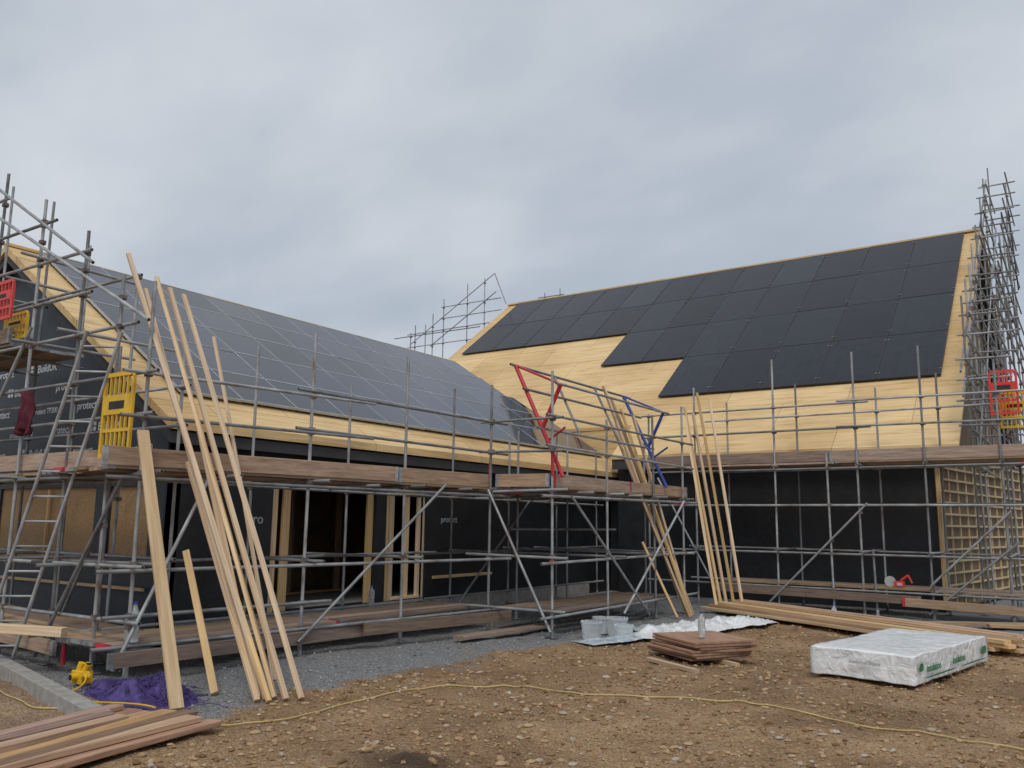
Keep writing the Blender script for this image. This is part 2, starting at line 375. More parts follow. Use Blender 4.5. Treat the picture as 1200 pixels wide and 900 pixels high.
def mth(op,a,v):
    n=nt.nodes.new('ShaderNodeMath');n.operation=op;nt.links.new(a,n.inputs[0])
    if isinstance(v,(int,float)):n.inputs[1].default_value=v
    else:nt.links.new(v,n.inputs[1])
    n.use_clamp=True;return n.outputs[0]
v1=vor(30);v2=vor(75);ns=nz(1.6,10,.7);nf=nz(34,6,.7);nl=nz(.55,6)
s1=nt.nodes.new('ShaderNodeSeparateColor');nt.links.new(v1.outputs['Color'],s1.inputs[0])
s2=nt.nodes.new('ShaderNodeSeparateColor');nt.links.new(v2.outputs['Color'],s2.inputs[0])
soil=ramp(nt,[(.34,(.26,.145,.068)),(.5,(.43,.265,.135)),(.66,(.58,.40,.225))]);nt.links.new(ns.outputs['Fac'],soil.inputs[0])
stone=ramp(nt,[(0,(.2,.115,.06)),(.3,(.42,.27,.145)),(.6,(.52,.37,.22)),(.9,(.44,.39,.33)),(1,(.60,.50,.37))]);nt.links.new(s1.outputs[0],stone.inputs[0])
stone2=ramp(nt,[(0,(.23,.13,.06)),(.4,(.42,.265,.14)),(.8,(.53,.37,.22)),(1,(.62,.50,.35))]);nt.links.new(s2.outputs[0],stone2.inputs[0])
c=mixc(mth('GREATER_THAN',s2.outputs[1],.45),soil.outputs[0],stone2.outputs[0])
st1=mth('MULTIPLY',mth('GREATER_THAN',s1.outputs[1],.82),mth('LESS_THAN',v1.outputs['Distance'],.45))
c=mixc(st1,c,stone.outputs[0])
fr=ramp(nt,[(.3,(.56,.51,.46)),(.7,(1.15,1.15,1.15))]);nt.links.new(nf.outputs['Fac'],fr.inputs[0])
c=mixc(None,c,fr.outputs[0],'MULTIPLY',.85);
lr=ramp(nt,[(.38,(.66,.61,.55)),(.6,(1.08,1.08,1.08))]);nt.links.new(nl.outputs['Fac'],lr.inputs[0]);c=mixc(None,c,lr.outputs[0],'MULTIPLY',1.0)
grc=ramp(nt,[(0,(.14,.148,.16)),(.5,(.27,.28,.295)),(1,(.45,.46,.47))]);nt.links.new(s2.outputs[0],grc.inputs[0])
gc=mixc(None,grc.outputs[0],fr.outputs[0],'MULTIPLY',.7)
gm=mth('MULTIPLY',mth('SUBTRACT',mth('ADD',sp.outputs[0],mth('MULTIPLY',nf.outputs['Fac'],.5)),.3),1.4)
c=mixc(gm,c,gc)
dks=nt.nodes.new('ShaderNodeRGB');dks.outputs[0].default_value=(.06,.033,.018,1)
c=mixc(mth('MULTIPLY',sp.outputs[1],mth('ADD',nf.outputs['Fac'],.5)),c,dks.outputs[0])
nt.links.new(c,b.inputs['Base Color']);b.inputs['Roughness'].default_value=.92
hh=nt.nodes.new('ShaderNodeMath');hh.operation='SUBTRACT';nt.links.new(nf.outputs['Fac'],hh.inputs[0]);nt.links.new(v2.outputs['Distance'],hh.inputs[1])
bump(nt,b,hh.outputs[0],.9,.02)
me.materials.append(m)
def ico(r):
    t=(1+5**.5)/2
    vs=[(-1,t,0),(1,t,0),(-1,-t,0),(1,-t,0),(0,-1,t),(0,1,t),(0,-1,-t),(0,1,-t),(t,0,-1),(t,0,1),(-t,0,-1),(-t,0,1)]
    fs=[(0,11,5),(0,5,1),(0,1,7),(0,7,10),(0,10,11),(1,5,9),(5,11,4),(11,10,2),(10,7,6),(7,1,8),(3,9,4),(3,4,2),(3,2,6),(3,6,8),(3,8,9),(4,9,5),(2,4,11),(6,2,10),(8,6,7),(9,8,1)]
    return [Vector(v).normalized()*r for v in vs],fs
iv,ifs=ico(1)
def stones(name,n,sel,col,smin,smax,rng,label):
    mb=MB();k=0
    while k<n:
        x=random.uniform(rng[0],rng[1]);y=random.uniform(rng[2],rng[3])
        if not sel(x,y):continue
        if random.random()>.3+1.3*abs(noise.noise(Vector((x*.9,y*.9,21)))):continue
        k+=1;s=smin+(smax-smin)*random.random()**4
        a=random.uniform(0,6.28);sx,sy,sz=s*random.uniform(.8,1.5),s*random.uniform(.6,1),s*random.uniform(.4,.8)
        z=gz(x,y);vs=[]
        for v in iv:
            q=v*random.uniform(.7,1.15);X=q.x*sx;Y=q.y*sy
            vs.append((x+X*math.cos(a)-Y*math.sin(a),y+X*math.sin(a)+Y*math.cos(a),z+q.z*sz+sz*.1))
        mb.add(vs,ifs,0)
    m,nt,b=newmat(name+'_rock');g=nt.nodes.new('ShaderNodeNewGeometry');r=ramp(nt,col)
    nt.links.new(g.outputs['Random Per Island'],r.inputs[0])
    n=nt.nodes.new('ShaderNodeTexNoise');n.inputs['Scale'].default_value=60
    mx=nt.nodes.new('ShaderNodeMix');mx.data_type='RGBA';mx.blend_type='MULTIPLY';mx.inputs[0].default_value=.35
    nt.links.new(r.outputs[0],mx.inputs[6]);nt.links.new(n.outputs['Fac'],mx.inputs[7]);nt.links.new(mx.outputs[2],b.inputs['Base Color']);b.inputs['Roughness'].default_value=.9
    o=obj(mb,name,[m],centre=False);o['kind']='stuff';top(o,label,'stones');return o
stones('loose_stones',13000,lambda x,y:gravel(x,y)<.4 and y<14.8 and -x/y<1.6 and -x/y>-.02 ,[(0,(.19,.105,.05)),(.5,(.42,.265,.14)),(.85,(.53,.375,.22)),(.96,(.45,.39,.32)),(1,(.62,.54,.42))],.005,.036,(-8,0.2,3.2,15),'loose stones and clods scattered over the soil')
stones('grey_gravel',6000,lambda x,y:gravel(x,y)>.3,[(0,(.14,.148,.16)),(.5,(.30,.31,.325)),(1,(.52,.52,.52))],.006,.022,(-11,-1,4.5,17.5),'grey crushed gravel laid beside the scaffold')

# ------------------------------------------------------------------ left building (long low wing)
Xe,Ze,Xr,Zr,G=-9.54,2.85,-14.45,6.02,6.38
YE=18.25
mL=(Zr-Ze)/(Xr-Xe)
def yend(x):return YE+max(0,x-Xr)*.275
B1=empty('timber_building',(-14.4,12.5,0));top(B1,'long low timber building in black membrane with solar roof','building')
XW=-9.9
def walls(name,plane,c0,c1,u0,u1,z0,z1,ops,mat,parent):
    mb=MB();us=sorted({u0,u1,*[o[0] for o in ops],*[o[1] for o in ops]})
    for a,b_ in zip(us,us[1:]):
        mid=(a+b_)/2;hs=sorted([(o[2],o[3]) for o in ops if o[0]<=mid<=o[1]]);z=z0
        segs=[]
        for lo,hi in hs:
            if lo>z:segs.append((z,lo))
            z=hi
        if z<z1:segs.append((z,z1))
        for p,q in segs:
            if plane=='X':mb.box(c0,c1,a,b_,p,q)
            else:mb.box(a,b_,c0,c1,p,q)
    return obj(mb,name,[mat],parent)
ops=[(8.4,10.6,.28,2.12),(10.85,11.9,.28,2.12)]
fw=walls('facade_wall','X',XW-.25,XW,6.65,19.2,0,2.62,ops,M_memb,B1)
gops=[(-14.2,-11.5,.95,2.03),(-11.15,-10.2,.95,2.03)]
gw=walls('gable_wall','Y',6.62,6.85,-19,XW,0,2.4,gops,M_membb,B1)
mb=MB();prof=[(-19,2.4),(-9.9,2.4),(-9.9,2.73),(Xr,5.68),(-19,2.73)]
mb.prism(prof,1,6.62,6.85);gt=obj(mb,'gable_wall',[M_membb],B1)
mb=MB();mb.prism([(-19,0),(-9.9-.3,0),(-10.2,2.5),(Xr,5.6),(-19,2.6)],1,YE-.35,YE-.12);obj(mb,'gable_wall',[M_memb],B1)
mb=MB();mb.box(-19,-18.8,6.9,YE-.4,0,2.6);obj(mb,'facade_wall',[M_memb],B1)
mb=MB();mb.box(-18.8,-9.87,6.87,YE-.36,0.0,.27);obj(mb,'floor_slab',[M_conc],B1)
mb=MB();mb.box(-13.2,-13.1,7,YE-.5,.28,2.6);obj(mb,'partition_wall',[M_back],B1)
for y in(8.46,8.72,10.52,):
    beam('stud',(-9.98,y,.28),(-9.98,y,2.12),.045 if y!=8.46 else .09,.14,M_timber,B1)
for y in(10.9,11.02,11.42,11.78,11.86):
    beam('stud',(-9.96,y,.28),(-9.96,y,2.12),.045,.14,M_timber,B1)
for z in(.31,2.08):
    beam('noggin',(-9.96,11.05,z),(-9.96,11.76,z),.14,.045,M_timber,B1)
for y in(7.6,8.8,9.7,10.6,11.8):
    beam('stud',(-12.0,y,.28),(-12.0,y,2.5),.045,.14,M_rough,B1)  # browner timber than the front studs, interior gloom put into the colour
for zc in(.31,2.4):beam('plate',(-12.0,7.4,zc),(-12.0,12.2,zc),.14,.045,M_rough,B1)
beam('sill_rail',(-9.87,12.1,.62),(-9.87,13.9,.62),.05,.05,M_timber,B1)
for (a,b_) in ((-14.2,-11.5),(-11.15,-10.2)):
    mb=MB();mb.box(a,b_,6.66,6.68,.95,2.03);wn=obj(mb,'strand_board_infill',[M_osb],B1)
    beam('packer',(a+.03,6.60,.98),(b_-.03,6.60,.98),.03,.045,M_timber,B1)
beam('packer',(-12.7,6.6,.98),(-12.7,6.6,2.0),.045,.03,M_timber,B1)
beam('sill_rail',(-14,6.55,.70),(-10.1,6.55,.70),.04,.04,M_timber,B1)
def roof_prof(xe,ze,xr,zr,xo,t0,t1):
    return [(xe,ze-t0),(xr,zr-t0),(xo,ze-t0),(xo,ze-t1),(xr,zr-t1),(xe,ze-t1)]
mb=MB();mb.prism(roof_prof(Xe,Ze,Xr,Zr,-19.36,0,.12),1,G,YE)
mb.v=[(v[0],yend(v[0]),v[2]) if v[1]>15 else v for v in mb.v];roof1=obj(mb,'roof',[M_plyY],B1,centre=False)
mb=MB();mb.prism(roof_prof(Xe-.04,Ze-.026,Xr,Zr,-19.3,.1215,.27),1,G+.05,YE)
mb.v=[(v[0],yend(v[0])-.05,v[2]) if v[1]>15 else v for v in mb.v];obj(mb,'roof_underlay',[M_under],B1)
beam('ridge_board',(Xr,G,Zr+.012),(Xr,YE,Zr+.012),.12,.05,M_timber,B1)
def panel_mesh(wd,ht,g,fm,clamp=True,e=.014,ey=None):
    mb=MB();t=.04;ey=ey or e
    mb.box(-wd/2+e,wd/2-e,-ht/2+ey,ht/2-ey,0,t-.004,0)
    for a in((-wd/2,wd/2,-ht/2,-ht/2+ey),(-wd/2,wd/2,ht/2-ey,ht/2),(-wd/2,-wd/2+e,-ht/2+ey,ht/2-ey),(wd/2-e,wd/2,-ht/2+ey,ht/2-ey)):
        mb.box(a[0],a[1],a[2],a[3],0,t,1)
    if clamp:
        for x in(-wd/2+.01,wd/2-.05):
            for y in(-ht/2+.25,ht/2-.29):mb.box(x,x+.04,y,y+.05,t,t+.006,2)
    return mb.mesh('solar_panel',[g,fm,M_clamp])
def put_panels(me,frames,roof):
    for loc,rot in frames:
        o=bpy.data.objects.new('solar_panel',me);COL.objects.link(o);o.parent=roof;o.location=Vector(loc)-WL[roof.name];o.rotation_mode='QUATERNION';o.rotation_quaternion=rot
rows=5;cw=1.04;rh=.99
sl=Vector((Xr-Xe,0,Zr-Ze)).normalized()
ax_x=Vector((0,1,0));ax_y=sl;ax_z=ax_x.cross(ax_y)
q1=Matrix((ax_x,ax_y,ax_z)).transposed().to_quaternion()
top0=Vector((-14.33,0,Ze+mL*(-14.33-Xe)))
fr=[]
for rr in range(rows):
    xm=(top0-sl*(rh*rr)).x
    ye=yend(xm)-.06;n=int((ye-6.90)/cw);rem=ye-6.90-n*cw
    for cc in range(n+(1 if rem>.22 else 0)):
        p=top0-sl*(rh*(rr+.5))+ax_z*.045
        j=ax_z*random.uniform(-.002,.002)
        q=q1@Matrix.Rotation(random.uniform(-.010,.010),3,'X').to_quaternion()@Matrix.Rotation(random.uniform(-.006,.006),3,'Y').to_quaternion()
        if cc<n:
            p.y=6.90+cw*(cc+.5);fr.append((p+j,q))
        else:
            p.y=6.90+cw*n+rem/2;put_panels(panel_mesh(rem-.01,rh-.01,M_glass_sheen,M_frame_pale,False,.007,.013),[(p+j,q)],roof1)
put_panels(panel_mesh(cw-.01,rh-.01,M_glass_sheen,M_frame_pale,False,.007,.013),fr,roof1)
def roofz(x):return 5.68-abs(x-Xr)*.642
k=0;z=2.50
while z<5.3:
    x=-14.7+(k%2)*.6
    while x<-10.0:
        body,sz=(('protect',.17),('BuildUK',.17),('protect',.17),('protect TF200',.12))[(k*3+int((x+20)/1.25))%4]
        if x+.8<-9.95 and z+.28<roofz(x+.85) and z+.2<roofz(x):
            text(body,sz,(x,6.617,z),'-Y',M_print,gw)
            if body=='BuildUK':
                mb=MB()
                for i in range(2):
                    for kk in range(2):mb.box(x-.2+i*.09,x-.135+i*.09,6.6125,6.6165,z+kk*.075,z+.055+kk*.075)
                obj(mb,'logo_mark',[M_print],gw)
        x+=1.25
    z+=.33;k+=1
text('pro',.20,(XW+.003,7.95,1.55),'X',M_faint,fw);text('protect',.16,(XW+.003,12.32,1.6),'X',M_faint,fw)

# ------------------------------------------------------------------ right building (taller wing)
Ye2,Ze2,Yr2,Zr2=18.31,3.225,28.236,10.529
X2,X1=-1.98,-19.35
XN=-9.50;YN=19.50
m2=(Zr2-Ze2)/(Yr2-Ye2);Yo=2*Yr2-Ye2
ZN=Ze2+m2*(YN-Ye2)
B2=empty('timber_building',(-10.7,28.2,0));top(B2,'tall steep-roofed timber building with partly fitted solar panels','building')
mb=MB();mb.box(XN,-2.45,18.68,18.95,0,3.2);obj(mb,'facade_wall',[M_memb],B2)
mb=MB();mb.box(-9.87,-9.52,19.0,19.2,0,2.6);obj(mb,'facade_wall',[M_memb],B2)
mb=MB();mb.box(-19,-2.45,Yo-.6,Yo-.35,0,3.2);obj(mb,'facade_wall',[M_memb],B2)
mb=MB();mb.prism([(18.96,0),(Yo-.61,0),(Yo-.61,3.4),(Yr2,10.2),(18.96,3.4)],0,-2.7,-2.452);obj(mb,'gable_wall',[M_back],B2)
mb=MB();mb.prism([(19.7,0),(Yo-.61,0),(Yo-.61,3.4),(Yr2,10.2),(19.7,3.9)],0,-19,-18.75);obj(mb,'gable_wall',[M_memb],B2)
# valley upstand where the low roof dies into the tall one
mb=MB();mb.box(-19.0,XN-.01,YN+.02,YN+.12,2.6,ZN-.02);obj(mb,'valley_board',[M_plyX],B2)
# battened side wall of the lower storey
SW=Vector((-2.40,18.66,0));SE=Vector((-0.55,31.0,0));dS=(SE-SW).normalized();LS=(SE-SW).length
RS=Matrix((dS,Vector((dS.y*-1,dS.x,0)),Vector((0,0,1)))).transposed().to_quaternion()
mb=MB();mb.box(0,LS,.035,.10,.05,3.15);place(mb.mesh('side_wall',[M_back]),'side_wall',SW,RS,B2)
mb=MB();x=.0
while x<LS-.05:mb.box(x,x+.055,.006,.034,.1,3.12);x+=.6
z=.25
while z<3.1:mb.box(0,LS,-.022,.005,z,z+.04);z+=.23
place(mb.mesh('batten_lattice',[M_batten]),'batten_lattice',SW,RS,B2)
beam('corner_post',(-2.43,18.60,.1),(-2.43,18.60,3.1),.08,.08,M_timber,B2)
mb=MB()
mb.prism([(Ye2,Ze2),(Yr2,Zr2),(Yo,Ze2),(Yo,Ze2-.08),(Yr2,Zr2-.08),(Ye2,Ze2-.08)],0,XN,X2)
mb.prism([(YN,ZN),(Yr2,Zr2),(Yo,Ze2),(Yo,Ze2-.08),(Yr2,Zr2-.08),(YN,ZN-.08)],0,X1,XN)
roof2=obj(mb,'roof',[M_plyX],B2,centre=False)
mb=MB();mb.prism([(Ye2+.04,Ze2-.052),(Yr2,Zr2-.0815),(Yo-.04,Ze2-.052),(Yo-.04,Ze2-.32),(Yr2,Zr2-.34),(Ye2+.04,Ze2-.32)],0,XN+.01,X2-.05);obj(mb,'roof_underlay',[M_under],B2)
beam('ridge_board',(X1,Yr2,Zr2+.02),(X2,Yr2,Zr2+.02),.24,.06,M_timber,B2)
cw2,rh2=1.357,2.335
sl2=Vector((0,Yr2-Ye2,Zr2-Ze2)).normalized();ax=Vector((1,0,0));az=ax.cross(sl2)
q2=Matrix((ax,sl2,az)).transposed().to_quaternion();fr=[]
tp=Vector((0,28.12,Ze2+m2*(28.12-Ye2)))
for rr,nc in enumerate((12,12,7,5)):
    for cc in range(nc):
        p=tp-sl2*(rh2*(rr+.5))+az*.045;p.x=-2.47-cw2*(cc+.5)
        fr.append((p,q2@Matrix.Rotation(random.uniform(-.004,.004),3,'X').to_quaternion()))
put_panels(panel_mesh(cw2-.012,rh2-.012,M_glass,M_frame),fr,roof2)

# ------------------------------------------------------------------ scaffolds
st=[(-8.2,5.2,4.15),(-7.98,7.3,3.95),(-7.8,8.9,3.9),(-7.5,10.5,3.7),(-6.45,10.6,3.85),(-6.45,12.3,3.3),(-6.4,14.0,3.55),(-6.35,15.15,3.85),
    (-9.3,5.5,3.6),(-9.4,7.6,4.0),(-9.4,9.4,3.7),(-9.4,12.0,4.0),(-9.4,13.8,3.3),(-9.4,15.6,3.5),(-8.2,12.3,3.2),(-8.2,14.0,3.4),(-8.2,15.6,3.6),(-7.2,15.3,3.2),(-9.4,17.4,3.3)]
tb=[]
def ln(k,a,b):tb.append((k,a,b))
def fx(y):return -8.2+(y-5.2)*.132
for z in(3.12,2.66):
    ln('guard_rail',(fx(4.9)+.06,4.9,z),(fx(8.2)+.06,8.2,z+.03));ln('guard_rail',(fx(7)+.06,7.0,z+.07),(fx(10.8)+.06,10.8,z-.02))
    ln('guard_rail',(-7.7,10.52,z+.02),(-6.25,10.54,z))
    ln('guard_rail',(-6.38,10.3,z+.05),(-6.3,15.6,z+.02))
for z in(2.02,1.08,.32):
    ln('ledger',(fx(4.8)+.06,4.8,z),(fx(10.9)+.06,10.9,z));ln('ledger',(-9.34,4.8,z+.03),(-9.34,11.5,z));ln('ledger',(-6.38,10.2,z-.03),(-6.3,15.7,z));ln('ledger',(-9.34,11.2,z),(-9.34,17.6,z))
    ln('transom',(-7.9,10.49,z+.05),(-6.15,10.5,z+.05))
ln('ledger',(fx(4.9)+.06,4.9,.62),(fx(7.6)+.06,7.6,.62));ln('ledger',(-8.15,12,1.5),(-8.15,15.9,1.5))
for y in(5.2,7.3,8.9):
    for z in(2.07,1.13):ln('transom',(fx(y)+.25,y+.05,z),(-9.75,y+.05,z))
for y in(12.3,14.0,15.15):
    for z in(2.07,1.1):ln('transom',(-6.15,y+.05,z),(-9.7,y+.05,z))
for y in(6.2,8.2,9.9,11.4,13.1):ln('transom',((fx(y)+.2 if y<10.5 else -6.2),y,2.07),(-9.7,y,2.07))
ln('brace',(fx(7.15)+.1,7.15,.2),(fx(9.5)+.1,9.5,2.15));ln('brace',(-7.5,10.44,2.1),(-6.4,10.44,.1));ln('brace',(-6.3,10.9,2.0),(-6.25,13.4,.1));ln('brace',(-6.22,14.9,2.05),(-6.26,12.5,.2))
ln('brace',(-9.3,12.1,.2),(-9.3,14.5,2.1));ln('brace',(-8.1,5.0,.1),(-8.0,5.9,2.1))
bd=[]
TH=.195;TL=.15
for i in range(5):
    d=-.13-.235*i
    bd.append(('scaffold_board',(fx(4.9)+d,4.9,2.115),(fx(8.8)+d,8.8,2.115),.225,.038));bd.append(('scaffold_board',(fx(8.81)+d,8.81,2.115),(fx(10.6)+d,10.6,2.115),.225,.038))
for i in range(12):
    x=-6.58-.235*i;bd.append(('scaffold_board',(x,10.72,2.118),(x+.04,15.3,2.118),.225,.038))
bd+=[('toe_board',(fx(4.8)-.03,4.8,2.24),(fx(8.7)-.03,8.7,2.24),.038,TH),('toe_board',(fx(8.72)-.03,8.72,2.24),(fx(10.55)-.03,10.55,2.235),.038,TH),
     ('toe_board',(-7.5,10.66,2.235),(-6.55,10.66,2.225),.038,TH),('toe_board',(-6.5,10.7,2.225),(-6.48,13.2,2.215),.038,TH),('toe_board',(-6.48,13.22,2.215),(-6.42,15.5,2.215),.038,TH)]
for i in range(4):
    x=-8.35-.24*i;bd.append(('scaffold_board',(x,5.0,.33),(x+.2,8.0,.33),.225,.038));bd.append(('scaffold_board',(x+.2,8.02,.33),(x+.4,10.9,.33),.225,.038))
bd+=[('toe_board',(-8.04,4.9,.22),(-7.8,8.3,.23),.038,TL),('toe_board',(-7.7,8.1,.25),(-7.3,10.8,.24),.038,TL)]
for i in range(4):
    x=-6.6-.3*i;bd.append(('scaffold_board',(x,10.9,.33),(x+.05,14.7,.33),.225,.038))
SC1=scaffold('galvanised tube scaffold with brown boards along low facade',(-8.2,5.2,0),st,tb,bd,
   [((-8.2,5.2,2.3),(-8.2,5.2,2.42)),((-7.5,10.5,2.3),(-7.5,10.5,2.5)),((-6.45,10.6,2.3),(-6.45,10.6,2.65)),((-6.45,10.6,1.02),(-6.45,10.6,1.12)),((-6.33,14.6,2.0),(-6.31,15.2,2.0)),((-7.4,10.55,2.06),(-6.9,10.55,2.06))])
# gable scaffold
tb=[]
st=[(-9.7,5.2,5.0),(-10.7,5.15,5.6),(-11.95,5.2,6.25),(-13.2,5.2,6.7),(-14.4,5.2,7.0),(-9.0,6.15,3.9),(-10.2,6.15,4.8),(-11.4,6.15,5.4),(-12.6,6.15,6.3),(-13.8,6.15,6.8),(-8.75,5.15,4.3),(-12.5,5.2,6.5)]
for z in(3.12,2.66,2.02,1.08,.55):
    ln('guard_rail' if z>2.1 else 'ledger',(-14.6,5.14,z),(-7.95,5.14,z+.02))
    if z!=.55:ln('ledger',(-14.6,6.1,z+.05),(-8.8,6.1,z+.05))
ln('guard_rail',(-14.6,5.14,4.2),(-9.4,5.14,4.2));ln('guard_rail',(-14.6,5.14,4.75),(-9.5,5.14,4.72));ln('ledger',(-14.6,5.14,3.68),(-8.4,5.14,3.7));ln('guard_rail',(-14.6,6.1,4.75),(-10,6.1,4.75))
ln('guard_rail',(-14.6,5.14,5.3),(-10.4,5.14,5.25));ln('guard_rail',(-14.6,5.14,5.8),(-11.6,5.14,5.8))
ln('brace',(-13.6,5.08,6.5),(-8.1,5.08,3.7));ln('brace',(-13.0,5.08,6.6),(-9.3,5.06,4.5));ln('brace',(-9.8,5.08,.1),(-8.4,5.08,2.0));ln('brace',(-11.9,5.08,2.1),(-10.6,5.08,3.9));ln('brace',(-11.2,6.05,.1),(-10.1,6.05,2.0))
for x in(-9.7,-10.7,-11.95,-13.2):
    for z in(2.07,1.13,3.73,4.8):
        if z<4 or x<-10:ln('transom',(x+.05,4.9,z),(x+.05,6.5,z))
bd=[]
for i in range(4):
    y=5.33+.235*i;bd.append(('scaffold_board',(-14.6,y,2.115),(-11.3,y,2.115),.225,.038));bd.append(('scaffold_board',(-11.28,y,2.115),(-8.6,y,2.115),.225,.038));bd.append(('scaffold_board',(-14.6,y,3.79),(-11.3,y,3.79),.225,.038))
bd+=[('toe_board',(-14.6,5.22,2.24),(-11.6,5.22,2.24),.038,TH),('toe_board',(-11.58,5.22,2.24),(-8.3,5.22,2.24),.038,TH),('toe_board',(-14.6,5.22,3.92),(-11.4,5.22,3.92),.038,TH)]
for i in range(3):bd.append(('scaffold_board',(-13.5,5.3+.24*i,.5-.02*i),(-9.0,5.3+.24*i,.33),.225,.038))
bd.append(('toe_board',(-12.5,5.05,.35),(-9.3,5.05,.22),.038,TL))
scaffold('stepped tube scaffold against the printed gable wall',(-11.5,5.2,0),st,tb,bd,[((-9.7,5.2,2.1),(-9.7,5.2,2.25)),((-9.2,5.1,.05),(-9.2,5.1,.3))])
# facade scaffold of tall building
tb=[]
st=[(-6.8,16.96,4.5),(-5.15,16.96,4.95),(-3.58,16.96,4.95),(-2.42,16.96,4.95),(-1.2,16.96,4.4),(-6.5,18.1,4.3),(-5.0,18.1,4.6),(-3.4,18.1,4.4),(-2.3,18.1,4.6),(-7.9,17.0,4.0),(-1.0,18.1,4.2),(-0.2,16.96,4.2),(-4.1,16.9,3.0),(-3.35,16.92,1.2)]
for z in(3.95,3.45):ln('guard_rail',(-8.0,16.9,z),(-3.3,16.9,z+.02));ln('guard_rail',(-3.9,16.9,z+.05),(.1,16.9,z+.02))
ln('guard_rail',(-7,18.04,3.9),(-1,18.04,3.9))
for z in(2.72,2.02,1.1,.45):ln('ledger',(-7.9,16.9,z),(.1,16.9,z));ln('ledger',(-7.4,18.04,z+.04),(-.6,18.04,z+.04))
for x in(-6.8,-5.15,-3.58,-2.42,-1.2):
    for z in(2.77,1.15):ln('transom',(x+.05,16.6,z),(x+.05,18.5,z))
ln('brace',(-5.3,16.84,.15),(-3.4,16.84,2.05));ln('brace',(-2.5,16.84,.1),(-1.0,16.84,1.4));ln('brace',(-7.6,16.84,2.6),(-6.3,16.84,.2));ln('brace',(-1.1,16.84,1.9),(-2.4,16.84,.6))
bd=[]
for i in range(5):
    y=17.1+.235*i;bd.append(('scaffold_board',(-7.9,y,2.83),(-4.0,y,2.83),.225,.038));bd.append(('scaffold_board',(-3.98,y,2.83),(.1,y,2.83),.225,.038))
bd+=[('toe_board',(-7.9,17.0,2.95),(-4.1,17.0,2.96),.038,.21),('toe_board',(-4.08,17.0,2.96),(.1,17.0,2.96),.038,.21),('toe_board',(-6.4,16.84,.38),(-2.6,16.84,.33),.038,TL),('toe_board',(-2.9,16.8,.3),(.3,16.75,.22),.038,TL)]
for i in range(4):
    y=17.05+.24*i;bd.append(('scaffold_board',(-6.3,y,.5),(-2.4,y,.5),.225,.038));bd.append(('scaffold_board',(-2.38,y,.5),(.1,y,.5),.225,.038))
scaffold('galvanised tube scaffold with brown boards along tall facade',(-4,17,0),st,tb,bd,[((-.9,16.9,2.72),(-.4,16.9,2.72)),((-6.8,16.96,2.85),(-6.8,16.96,2.95))])
# verge scaffold climbing the tall gable
tb=[];st=[]
for y,zt in((18.6,6.2),(19.6,6.8),(20.6,7.4),(21.8,8.2),(23.2,9.1),(25.0,10.4),(26.8,11.6),(28.6,12.6)):
    st.append((-1.78,y,zt,3.2 if y>21 else 0));st.append((-1.28,y-.25,zt-.2-random.random()*1.2,3.2 if y>21 else 0))
for z in(2.8,3.5,4.0,4.4,4.8,5.4,6.0,6.4,6.8,7.3,8.0,8.8,9.3,10.0,10.8,11.4):
    y0=max(18.0,18.31+(z-4.3)/m2-1.2)
    ln('ledger',(-1.72,y0,z),(-1.72,29.5,z));ln('guard_rail',(-1.22,y0-.4,z+.1),(-1.22,29.5,z+.1))
    ln('transom',(-1.95,y0+.3,z+.05),(-1.0,y0+.3,z+.05));ln('transom',(-1.95,y0+2.4,z+.05),(-1.0,y0+2.4,z+.05))
for a in range(4):
    ln('brace',(-1.66,18.6+a*2.4,3+a*1.8),(-1.66,21.2+a*2.4,5.2+a*1.8));ln('brace',(-1.16,20.6+a*2.2,3.2+a*1.7),(-1.16,18.9+a*2.2,5.0+a*1.7))
ln('guard_rail',(-1.83,18.2,4.6),(-1.83,28.5,12.2));ln('guard_rail',(-1.83,18.2,4.1),(-1.83,28.5,11.7))
scaffold('stepped tube scaffold climbing the steep gable verge',(-1.4,23,0),st,tb,[])
# scaffold at far gable
tb=[];st=[(-24.4,28.2,10.3),(-23.4,28.2,10.7),(-22.8,28.2,11.3),(-21.5,28.2,11.8),(-20.6,28.2,11.9),(-22.8,27,9.9),(-23.8,27.2,9.7),(-18.3,29.4,11.2),(-17.6,29.4,11.3)]
for z in(9.3,9.9):ln('guard_rail',(-24.8,28.14,z),(-19.7,28.14,z))
for z in(10.4,10.9):ln('guard_rail',(-22.9,28.14,z),(-19.7,28.14,z))
ln('brace',(-24.6,28.08,9.4),(-20.0,28.08,12.0));ln('brace',(-23.4,28.08,9.2),(-19.9,28.08,11.2));ln('brace',(-20.0,28.08,12.0),(-19.4,28.08,10.6));ln('ledger',(-24.6,27.1,9.5),(-20,27.1,9.5));ln('ledger',(-18.6,29.3,11.0),(-17.3,29.3,11.0))
scaffold('tube scaffold peak standing beyond the steep roof',(-21.5,28,0),st,tb)

# ------------------------------------------------------------------ loading bay gate
gate=empty('loading_bay_gate',(-6.7,12.5,2.13));top(gate,'swing-over loading bay gate with red and blue tube frames','scaffold gate')
A,C,D=(-7.22,4.02),(-6.40,3.66),(-6.36,2.28)
for y,mt,nm in((10.74,M_red,'red_side_frame'),(14.45,M_blue,'blue_side_frame')):
    t=.58;Bx,Bz=A[0]+t*(D[0]-A[0]),A[1]+t*(D[1]-A[1])
    B=(Bx,Bz)
    mb=MB();rr=.032 if mt is M_red else .03
    mb.cyl((A[0],y,A[1]),(D[0],y,D[1]),rr);mb.cyl((Bx,y,Bz),(C[0],y,C[1]),rr)
    mb.cyl((A[0],y,A[1]),(C[0],y,C[1]),.018)
    mb.cyl((Bx+.25*(D[0]-Bx),y+.03,Bz+.25*(D[1]-Bz)),(D[0]+.02,y+.03,Bz),.018)
    obj(mb,nm,[mt],gate)
